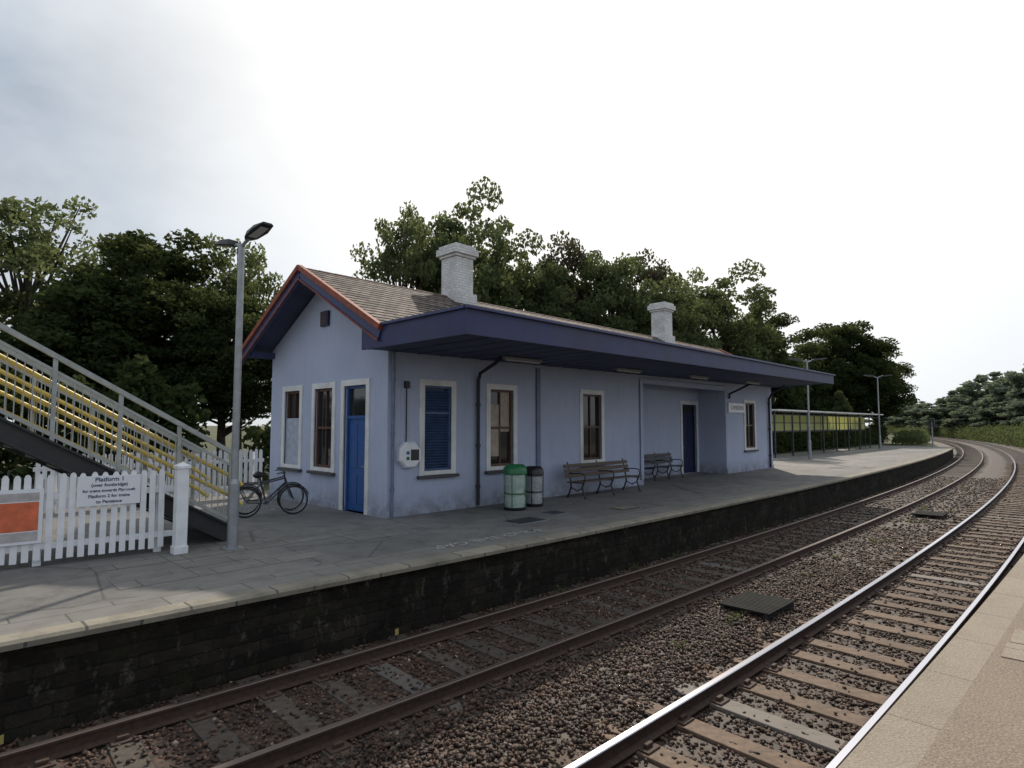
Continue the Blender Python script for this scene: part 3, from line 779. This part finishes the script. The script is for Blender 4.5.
# ---------------------------------------------------------------- picket fences
def picket_fence(p0,p1,h,label,pitch=.125,w=.075,posts=True):
    p0=Vector((*p0,0));p1=Vector((*p1,0));d=p1-p0;Ln=d.length;ang=math.atan2(d.y,d.x)
    T=thing("picket_fence",label,"fence",p0,(0,0,ang),group="white picket fences by the footbridge")
    for z in(.28,h-.32):
        mb=MB();mb.box(0,Ln,.012,.055,z-.045,z+.045);new("rail",mb,M_wpick,T,bevel=.004)
    mb=MB();hw=w/2
    pr=[(-hw,.08),(hw,.08),(hw,h-.05),(hw*.6,h-.012),(0,h),(-hw*.6,h-.012),(-hw,h-.05)]
    k=len(pr)
    mb.add([(x,-.010,z) for x,z in pr]+[(x,.010,z) for x,z in pr],[tuple(range(k)),tuple(k+i for i in reversed(range(k)))]+[(i,k+i,k+(i+1)%k,(i+1)%k) for i in range(k)])
    first=None;n=int(Ln/pitch)
    for i in range(n):
        loc=(pitch*(i+.5),0,random.uniform(-.012,.012));r=(0,random.uniform(-.012,.012),0)
        if first is None: first=new("picket",mb,M_wpick,T,loc,r)
        else:
            c=first.copy();COL.objects.link(c);c.parent=T;c.location=loc;c.rotation_euler=r
    x=.4
    while x<Ln:
        mb=MB();mb.box(x-.05,x+.05,.056,.15,0,h-.08);new("post",mb,M_wpick,T,bevel=.006);x+=1.5
    return T
picket_fence((-1.9,11.15),(3.17,10.665),1.30,"white picket fence with signs beside the stair",.128,.08)
picket_fence((2.2,17.1),(7.4,17.1),1.32,"white picket fence behind the parked bicycle",.14,.085)
T=thing("fence_post","stout white post with moulded cap ending picket fence","post",(3.19,10.38,0))
mb=MB();mb.box(-.085,.085,-.085,.085,0,1.32);new("shaft",mb,M_wpick,T,bevel=.01)
mb=MB();mb.box(-.10,.10,-.10,.10,1.32,1.36);mb.add([(-.1,-.1,1.36),(.1,-.1,1.36),(.1,.1,1.36),(-.1,.1,1.36),(0,0,1.42)],[(0,1,4),(1,2,4),(2,3,4),(3,0,4)]);new("cap",mb,M_wpick,T)
mb=MB();mb.box(-.10,.10,-.10,.10,0,.12);new("foot",mb,M_wpick,T,bevel=.008)
fa=math.atan2(10.665-11.15,5.07)
def onfence(s,off,z):
    d=Vector((math.cos(fa),math.sin(fa)));n_=Vector((math.sin(fa),-math.cos(fa)))
    return (-1.9+d.x*s+n_.x*off,11.15+d.y*s+n_.y*off,z)
T=thing("platform_sign","white platform direction sign fixed to picket fence","sign",onfence(4.22,.03,1.02),(0,0,fa))
mb=MB();mb.box(-.40,.40,-.012,.012,-.22,.22);new("board",mb,M_signw,T,bevel=.003)
for i,(s,sz) in enumerate([("Platform 1",.088),("(over footbridge)",.066),("for trains towards Plymouth",.058),("Platform 2 for trains",.064),("to Penzance",.066)]):
    text(s,sz,M_ink,"lettering",T,(0,-.016,.165-.082*i),(math.pi/2,0,0),bold=.0015)
T=thing("poster_board","orange poster in white frame hung on fence","poster",onfence(3.02,.035,.72),(0,0,fa))
mb=MB();mb.box(-.42,.42,-.012,.012,-.38,.38);new("board",mb,M_signw,T)
mb=MB();mb.box(-.37,.37,-.016,-.0125,-.20,.20);new("poster",mb,M_orange,T)
mb=MB();mb.box(-.37,.37,-.016,-.0125,-.34,-.215);new("caption_strip",mb,M_ptxt,T)
mb=MB();mb.box(-.37,.37,-.016,-.0125,.215,.33);new("caption_strip",mb,M_ptxt,T)

# ---------------------------------------------------------------- footbridge stair
T=thing("footbridge_stair","steel footbridge stair with grey parapets and yellow handrails","staircase",(4.15,11.9,0))
sl=.585
def sp(x,y,dz): return (x,y,-x*sl+dz)
LX=-7.2;yN,yF=-.95,.95
for y in(yN,yF):
    mb=MB();mb.beam(sp(0,y,.10),sp(LX,y,.10),.06,.30);mb.beam(sp(0,y-.03,.26),sp(LX,y-.03,.26),.14,.03);mb.beam(sp(0,y-.03,-.04),sp(LX,y-.03,-.04),.14,.03)
    new("stringer",mb,M_dsteel,T)
    mb=MB();mb.beam(sp(.1,y,1.52),sp(LX,y,1.52),.09,.07);mb.beam(sp(.1,y,1.30),sp(LX,y,1.30),.04,.04);mb.beam(sp(.1,y,.36),sp(LX,y,.36),.05,.05)
    x=0.
    while x>LX:
        mb.beam((x,y,-x*sl+.2),(x,y,-x*sl+1.48),.055,.055,0,up=(1,0,0));x-=.85
    new("parapet_frame",mb,M_grey,T)
    mb=MB();x=0
    while x>LX:
        mb.beam((x,y,-x*sl+.36),(x,y,-x*sl+1.30),.013,.013,0,up=(1,0,0));x-=.10
    new("balusters",mb,M_grey,T)
    s=1 if y<0 else -1
    for dz in(1.12,.78):
        mb=MB();mb.tube([sp(.25,y+s*.12,dz-.05),sp(.05,y+s*.12,dz),sp(LX,y+s*.12,dz)],.034,8);new("handrail",mb,M_yel,T,smooth=True)
    if y>0:
        for dz in(.52,.95):
            mb=MB();mb.beam(sp(0,y+s*.03,dz),sp(LX,y+s*.03,dz),.02,.05);new("mesh_rail",mb,M_yel,T)
mb=MB();n=int(-LX/.29)
for i in range(n):
    x=-i*.29;mb.box(x-.31,x,yN+.03,yF-.03,i*.17+.12,i*.17+.16);mb.box(x-.01,x,yN+.03,yF-.03,i*.17,i*.17+.12)
M_tread=simple("tread_grey",(.10,.105,.105),.7,dirt=.4)
new("treads",mb,M_tread,T)
mb=MB()
for i in range(n): mb.box(-i*.29-.05,-i*.29+.003,yN+.04,yF-.04,i*.17+.12,i*.17+.166)
new("nosing",mb,M_yel,T)
for x in(-3.2,-6.6):
    for y in(yN,yF):
        mb=MB();mb.box(x-.07,x+.07,y-.07,y+.07,0,-x*sl-.05);new("support_post",mb,M_dsteel,T)

# ---------------------------------------------------------------- lamps
def lamp(name,label,loc,h,rot=0,two=True,k=1.0):
    T=thing(name,label,"street lamp",loc,(0,0,rot),group="platform lamp posts")
    mb=MB();mb.tube([(0,0,0),(0,0,1.05)],.085,14);mb.tube([(0,0,1.05),(0,0,1.12)],[.085,.06],14);mb.box(-.14,.14,-.14,.14,0,.025);new("base",mb,M_galv,T,smooth=True)
    mb=MB();mb.tube([(0,0,1.1),(0,0,h)],[.06,.052],12);new("post",mb,M_galv,T,smooth=True)
    for s in((1,-1) if two else (1,)):
        mb=MB();mb.tube([(0,0,h-.06),(s*.1*k,0,h+.0),(s*.26*k,0,h+.05)],.028,8);new("arm",mb,M_galv,T,smooth=True)
        mb=MB()
        x0,x1=s*.20*k,s*.86*k
        sec=[(x0,.05,.045,h+.05),(x0+s*.12*k,.11,.065,h+.075),(x0+s*.4*k,.14,.055,h+.12),(x1,.10,.02,h+.16)]
        for X,wy,hz,zc in sec:
            mb.v+=[(X,-wy*k,zc-hz*.5),(X,wy*k,zc-hz*.5),(X,wy*.7*k,zc+hz),(X,-wy*.7*k,zc+hz)]
        for i in range(3):
            for j in range(4):
                mb.f.append((i*4+j,i*4+(j+1)%4,(i+1)*4+(j+1)%4,(i+1)*4+j));mb.m.append(0)
        mb.f+=[(3,2,1,0),(12,13,14,15)];mb.m+=[0,0]
        hh=new("lamp_head",mb,M_dsteel,T)
        mb=MB();xa=x0+s*.16*k;xb=x1-s*.08
        mb.add([(xa,-.07,h+.043),(xb,-.07,h+.118),(xb,.07,h+.118),(xa,.07,h+.043)],[(0,1,2,3)]);new("lens",mb,M_lens,hh)
    return T
lamp("platform_lamp","galvanised twin headed lamp post beside the stair foot",(3.9,10.13,0),5.02,-1.50)
lamp("platform_lamp","tall grey platform lamp near the long shelter",(36.9,12.0,0),5.7,-.8,True,1.3)
lamp("platform_lamp","grey platform lamp at far end of shelter",(58.6,13.4,0),6.1,-.8,True,1.4)

# ---------------------------------------------------------------- shelter
T=thing("cycle_shelter","long low open shelter with pale yellow panels","shelter",(37.5,14.3,0),(0,0,-.005))
SL=24.5
mb=MB();mb.box(0,SL,-.35,1.05,2.88,2.97);new("roof",mb,M_white,T)
for i in range(9):
    x=.3+i*(SL-.6)/8
    mb=MB();mb.box(x-.05,x+.05,-.04,.04,0,2.88);new("post",mb,M_dsteel,T)
for i in range(8):
    x=.3+i*(SL-.6)/8;w_=(SL-.6)/8
    mb=MB();mb.box(x+.06,x+w_-.06,1.10,1.13,1.62,2.72);new("panel",mb,M_yg,T)
    mb=MB();mb.box(x+w_/2-.04,x+w_/2+.04,1.04,1.098,1.45,2.88);mb.box(x+.06,x+w_/2-.04,1.05,1.095,2.12,2.17);mb.box(x+w_/2+.04,x+w_-.06,1.05,1.095,2.12,2.17);new("panel_frame",mb,M_dsteel,T)
mb=MB();mb.box(0,SL,-.03,.03,2.62,2.67);new("front_rail",mb,M_dsteel,T)
for i in range(9):
    x=.3+i*(SL-.6)/8
    mb=MB();mb.box(x-.035,x+.035,1.09,1.15,0,2.88);new("back_post",mb,M_dsteel,T)
mb=MB();mb.box(0,SL,1.09,1.14,1.52,1.60);new("back_rail",mb,M_dsteel,T)
T=thing("signal_post","small railway signal post at the platform end","signal",(66,10.9,-.1))
mb=MB();mb.tube([(0,0,-.2),(0,0,2.4)],.06,8);new("post",mb,M_galv,T)
mb=MB();mb.box(-.05,.18,-.2,.2,1.9,2.7);new("signal_head",mb,M_blk,T,bevel=.03)

# ---------------------------------------------------------------- trees
def leaves(C,S,rg):
    n=len(C)
    a=rg.normal(size=(n,3));a/=np.linalg.norm(a,axis=1)[:,None]
    b_=rg.normal(size=(n,3));b_-=a*np.sum(a*b_,1)[:,None];b_/=np.linalg.norm(b_,axis=1)[:,None]
    a=a*S[:,None];b_=b_*S[:,None]*.6
    V=np.stack([C-a,C-b_,C+a,C+b_],1).reshape(-1,3)
    return V,np.arange(n*4).reshape(-1,4)
def tree_proto(name,seed,mat,H=15.,R=4.5,K=110,per=230,low=.12,lf=(.10,.20),cone=False,soft=.58,rr0=(.5,1.3)):
    rg=np.random.default_rng(seed)
    T=thing(name,"broadleaf tree","tree")
    cz=H*(low+1)/2;rzv=H*(1-low)/2
    cen=[];rad=[]
    lob=rg.normal(size=(8,3));lob/=np.linalg.norm(lob,axis=1)[:,None]
    while len(cen)<K:
        d=rg.normal(size=3);d/=np.linalg.norm(d)
        rho=rg.uniform(.2,1)**.5
        lb=.66+.40*max(0,np.max(lob@d))**5+rg.normal()*.05
        p=d*rho*lb
        x,y,z=p[0]*R,p[1]*R,p[2]*rzv
        tz=(z+rzv)/(2*rzv)
        if cone: fx=max(.05,1-tz)*1.3;x*=fx;y*=fx
        elif tz<.3: x*=.75+tz;y*=.75+tz
        cen.append((x,y,cz+z*.97));rad.append(rg.uniform(*rr0)*(R/4.5))
    cen=np.array(cen);rad=np.array(rad)
    pts=[];sz=[]
    for c,r in zip(cen,rad):
        m_=int(per*(r/(R/4.5))**1.5*rg.uniform(.6,1.1))
        d=rg.normal(size=(m_,3));ln=np.linalg.norm(d,axis=1)[:,None]
        d=d/ln*np.minimum(ln,1.9*rg.uniform(.75,1,(m_,1)))
        q=d*r*soft*np.array([1,1,.62])
        q[:,2]-=.12*np.linalg.norm(q[:,:2],axis=1)**1.5
        pts.append(c+q);sz.append(rg.uniform(lf[0],lf[1],m_))
    V,F=leaves(np.concatenate(pts),np.concatenate(sz),rg)
    me=npmesh("crown",V,F);me.materials.append(mat)
    o=bpy.data.objects.new("crown",me);COL.objects.link(o);o.parent=T
    mb=MB()
    top=H*.8
    mb.tube([(0,0,-.2),(.1,0,H*.15),(0,.15,H*.4),(-.1,0,H*.62),(0,0,top)],[.34,.27,.2,.12,.04],10)
    idx=rg.permutation(K)[:44]
    for i in idx:
        c=cen[i];z0=max(H*.15,min(top*.9,c[2]*.62))
        p0=Vector((0,.05,z0));p2=Vector(c);pm=p0.lerp(p2,.5)+Vector((0,0,-.3))
        mb.tube([p0,pm,p2],[.11,.07,.02],6)
    new("trunk",mb,M_bark,T,smooth=True)
    return T
pA=tree_proto("tree",1,M_leafA,K=135,per=250)
pB=tree_proto("tree",2,M_leafB,K=105,per=230)
pC=tree_proto("tree",3,M_leafC,K=70,per=180,lf=(.09,.18),rr0=(.45,1.05))
pD=tree_proto("tree",4,M_leafA,K=120,per=240,low=.08)
pR=tree_proto("tree",5,M_leafR,K=95,per=210)
pF=tree_proto("tree",6,M_leafHaze,K=90,per=170,low=.02,lf=(.2,.38))
pK=tree_proto("conifer_tree",8,M_leafB,K=110,per=200,low=.03,cone=True,lf=(.15,.3))
used=set()
def plant(p,x,y,h,r,label,group="trees behind the station",z=-.1):
    sc=(r/4.5*1.12,r/4.5*1.12,h/15.);rot=(0,0,random.uniform(0,6.28))
    if p.name not in used:
        used.add(p.name);p.location=(x,y,z);p.scale=sc;p.rotation_euler=rot;t=p
    else: t=dup(p,(x,y,z),rot,sc)
    t["label"]=label;t["group"]=group
LB="light green open crowned tree behind the footbridge stair";DK="dense dark green tree behind the footbridge stair"
plant(pC,4.6,40.5,17.2,4.4,LB);plant(pC,1.2,41.5,16.6,4.2,LB);plant(pC,-3,40,14,4,LB)
plant(pA,8.3,34.5,13.2,4.7,DK);plant(pA,6.0,33.5,9.8,3.6,DK);plant(pD,0.8,33,7.5,3.5,DK)
plant(pC,13.8,35.5,15.4,3.2,LB);plant(pA,11.3,31,9.6,3.0,DK);plant(pC,15.8,33,11.5,2.8,LB)
BB="mid green tree rising behind the station roof"
plant(pC,20.9,29.8,17.9,3.0,"sparse light green tree rising behind the chimney");plant(pB,25.3,28.3,18.4,3.5,BB);plant(pC,23.2,31,19.2,3.1,"sparse light green tree rising behind the chimney")
plant(pB,30.0,28.6,16.2,3.5,BB);plant(pC,28,30,17.6,3.0,BB)
plant(pR,34.5,28.2,17.4,3.2,"purplish brown tree rising behind the station roof")
plant(pB,33,27,15.2,4,BB);plant(pB,38.0,26.4,17.0,4.2,BB);plant(pR,42.2,27.0,17.6,3.2,"purplish brown tree rising behind the station roof")
plant(pC,46,25.5,18.6,4.2,BB);plant(pB,50.7,22.8,17.0,4.6,BB);plant(pB,42,24,14.0,4.5,BB);plant(pD,56,21.5,12.0,4.0,BB);plant(pB,59.0,24.2,15.0,3.8,BB)
SB="dark green tree standing behind the long shelter"
plant(pD,66,22.5,10.4,4.0,SB);plant(pD,71,22,12.4,4.2,SB);plant(pA,76,20.0,15.4,4.6,SB);plant(pA,82.0,19.0,12.4,3.8,SB);plant(pD,77,22.5,13,4.4,SB)
plant(pK,61.5,17.2,5.6,1.5,"small conical conifer beside the long shelter")
FT="haze tinted green tree beside the distant curving railway"
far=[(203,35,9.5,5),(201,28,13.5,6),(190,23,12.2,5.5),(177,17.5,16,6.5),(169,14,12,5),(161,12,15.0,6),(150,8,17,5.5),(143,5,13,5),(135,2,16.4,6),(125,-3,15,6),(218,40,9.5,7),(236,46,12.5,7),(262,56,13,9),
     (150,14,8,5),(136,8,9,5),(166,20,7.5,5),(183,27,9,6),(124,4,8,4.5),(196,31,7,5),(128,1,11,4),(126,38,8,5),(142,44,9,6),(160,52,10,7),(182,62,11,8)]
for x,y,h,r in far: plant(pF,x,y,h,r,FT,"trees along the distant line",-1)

def hedge(name,x0,x1,yfun,h,w,n,mat,seed):
    rg=np.random.default_rng(seed)
    x=rg.uniform(x0,x1,n);u=rg.uniform(-1,1,n);hh=h*(.72+.28*np.sin(x*.9+seed)*np.cos(x*.37)+.12*np.sin(x*3.1))
    z=hh*rg.uniform(0,1,n)**.6;y=np.array([yfun(a) for a in x])+u*w*np.sqrt(np.clip(1-(z/(h*1.15))**2,0.05,1))
    V,F=leaves(np.stack([x,y,z-.05],1),rg.uniform(.06,.13,n)*(1+h*.15),rg)
    me=npmesh(name,V,F);me.materials.append(mat)
    o=bpy.data.objects.new(name,me);COL.objects.link(o);o["kind"]="stuff";return o
hedge("hedge",30,80,lambda x:17.2 if x<60 else 17.2+(x-60)*.05,2.2,.9,26000,M_leafA,3)
hedge("hedge",-22,9,lambda x:27.5,4.6,1.6,26000,M_leafA,5)
hedge("hedge",9,60,lambda x:21.5,4.4,1.4,26000,M_leafA,6)
hedge("lineside_scrub",72,150,lambda x:11.2+yc(x),1.6,1.5,20000,M_leafB,9)
o=hedge("lineside_scrub",84,240,lambda x:-3.0+yc(x),3.2,3.4,60000,M_leafB,10);o.location.z=-1
rg=np.random.default_rng(22);cs=[];ss=[]
for i in range(30):
    x=rg.uniform(4,40);y=rg.choice([7.05,4.2,4.6,7.1])+rg.normal()*.12+yc(x);k=40
    cs.append(np.stack([x+rg.normal(size=k)*.07,y+rg.normal(size=k)*.05,-.93+np.abs(rg.normal(size=k))*.05],1));ss.append(rg.uniform(.012,.035,k))
V,F=leaves(np.concatenate(cs),np.concatenate(ss),rg);me=npmesh("weeds",V,F);me.materials.append(M_leafB)
o=bpy.data.objects.new("weeds",me);COL.objects.link(o);o["kind"]="stuff"

# ---------------------------------------------------------------- light, sky, camera
az=math.radians(33);el=math.radians(41)
sd=Vector((math.cos(az)*math.cos(el),math.sin(az)*math.cos(el),math.sin(el)))
sun=bpy.data.lights.new("sun",'SUN');sun.energy=3.6;sun.angle=math.radians(1.2);sun.color=(1,.90,.76)
so=bpy.data.objects.new("sun",sun);COL.objects.link(so);so.rotation_euler=sd.to_track_quat('Z','Y').to_euler()
W=bpy.data.worlds.new("World");scene.world=W;W.use_nodes=True;nt=W.node_tree;nt.nodes.clear()
out=N(nt,'ShaderNodeOutputWorld')
sky=N(nt,'ShaderNodeTexSky',sky_type='NISHITA');sky.sun_disc=False;sky.sun_elevation=el;sky.sun_rotation=math.pi/2-az
b1=N(nt,'ShaderNodeBackground');b1.inputs[1].default_value=.09;L(nt,sky.outputs[0],b1.inputs[0])
tc=N(nt,'ShaderNodeTexCoord').outputs['Generated']
nv=N(nt,'ShaderNodeVectorMath',operation='NORMALIZE');L(nt,tc,nv.inputs[0])
dt=N(nt,'ShaderNodeVectorMath',operation='DOT_PRODUCT');L(nt,nv.outputs[0],dt.inputs[0]);dt.inputs[1].default_value=sd
sz_=N(nt,'ShaderNodeSeparateXYZ');L(nt,nv.outputs[0],sz_.inputs[0])
mp=N(nt,'ShaderNodeMapping');mp.inputs['Scale'].default_value=(1,1,1.8);mp.inputs['Location'].default_value=(.55,.1,.2);L(nt,nv.outputs[0],mp.inputs[0])
n1=noise(nt,mp.outputs[0],2.1,6,.5)
n2=noise(nt,mp.outputs[0],5.0,6,.6)
base=mix(nt,rmp(nt,n1,.38,.60),(.46,.52,.60),(.66,.74,.84))
base=mix(nt,rmp(nt,n2,.45,.7,0,.3),base,(.82,.84,.86))
base=mix(nt,rmp(nt,sz_.outputs[2],0,.42,.7,0),base,(.86,.88,.89))
near=mix(nt,rmp(nt,n1,.38,.58),(.82,.86,.91),(.92,.95,.99))
near=mix(nt,rmp(nt,sz_.outputs[0],.35,.75,0,1),base,near)
base=mix(nt,rmp(nt,dt.outputs['Value'],.45,.75,0,1),base,near)
ccol=mix(nt,rmp(nt,dt.outputs['Value'],.70,.90,0,1),base,(1.18,1.16,1.12))
b2=N(nt,'ShaderNodeBackground');b2.inputs[1].default_value=1.0;L(nt,ccol,b2.inputs[0])
ms=N(nt,'ShaderNodeMixShader');L(nt,rmp(nt,n1,.3,.5,.86,.97),ms.inputs[0])
L(nt,b1.outputs[0],ms.inputs[1]);L(nt,b2.outputs[0],ms.inputs[2]);L(nt,ms.outputs[0],out.inputs[0])

cam=bpy.data.cameras.new("camera");co=bpy.data.objects.new("camera",cam);COL.objects.link(co)
cam.sensor_width=36;cam.lens=600/1024*36;cam.clip_end=6000;cam.clip_start=.05
phi=math.radians(44.3);th=math.atan(41/600)
fw=Vector((math.cos(phi)*math.cos(th),math.sin(phi)*math.cos(th),math.sin(th)))
co.location=(0,0,2.0);co.rotation_euler=fw.to_track_quat('-Z','Y').to_euler()
scene.camera=co
scene.view_settings.view_transform='Standard';scene.view_settings.look='None';scene.view_settings.exposure=0
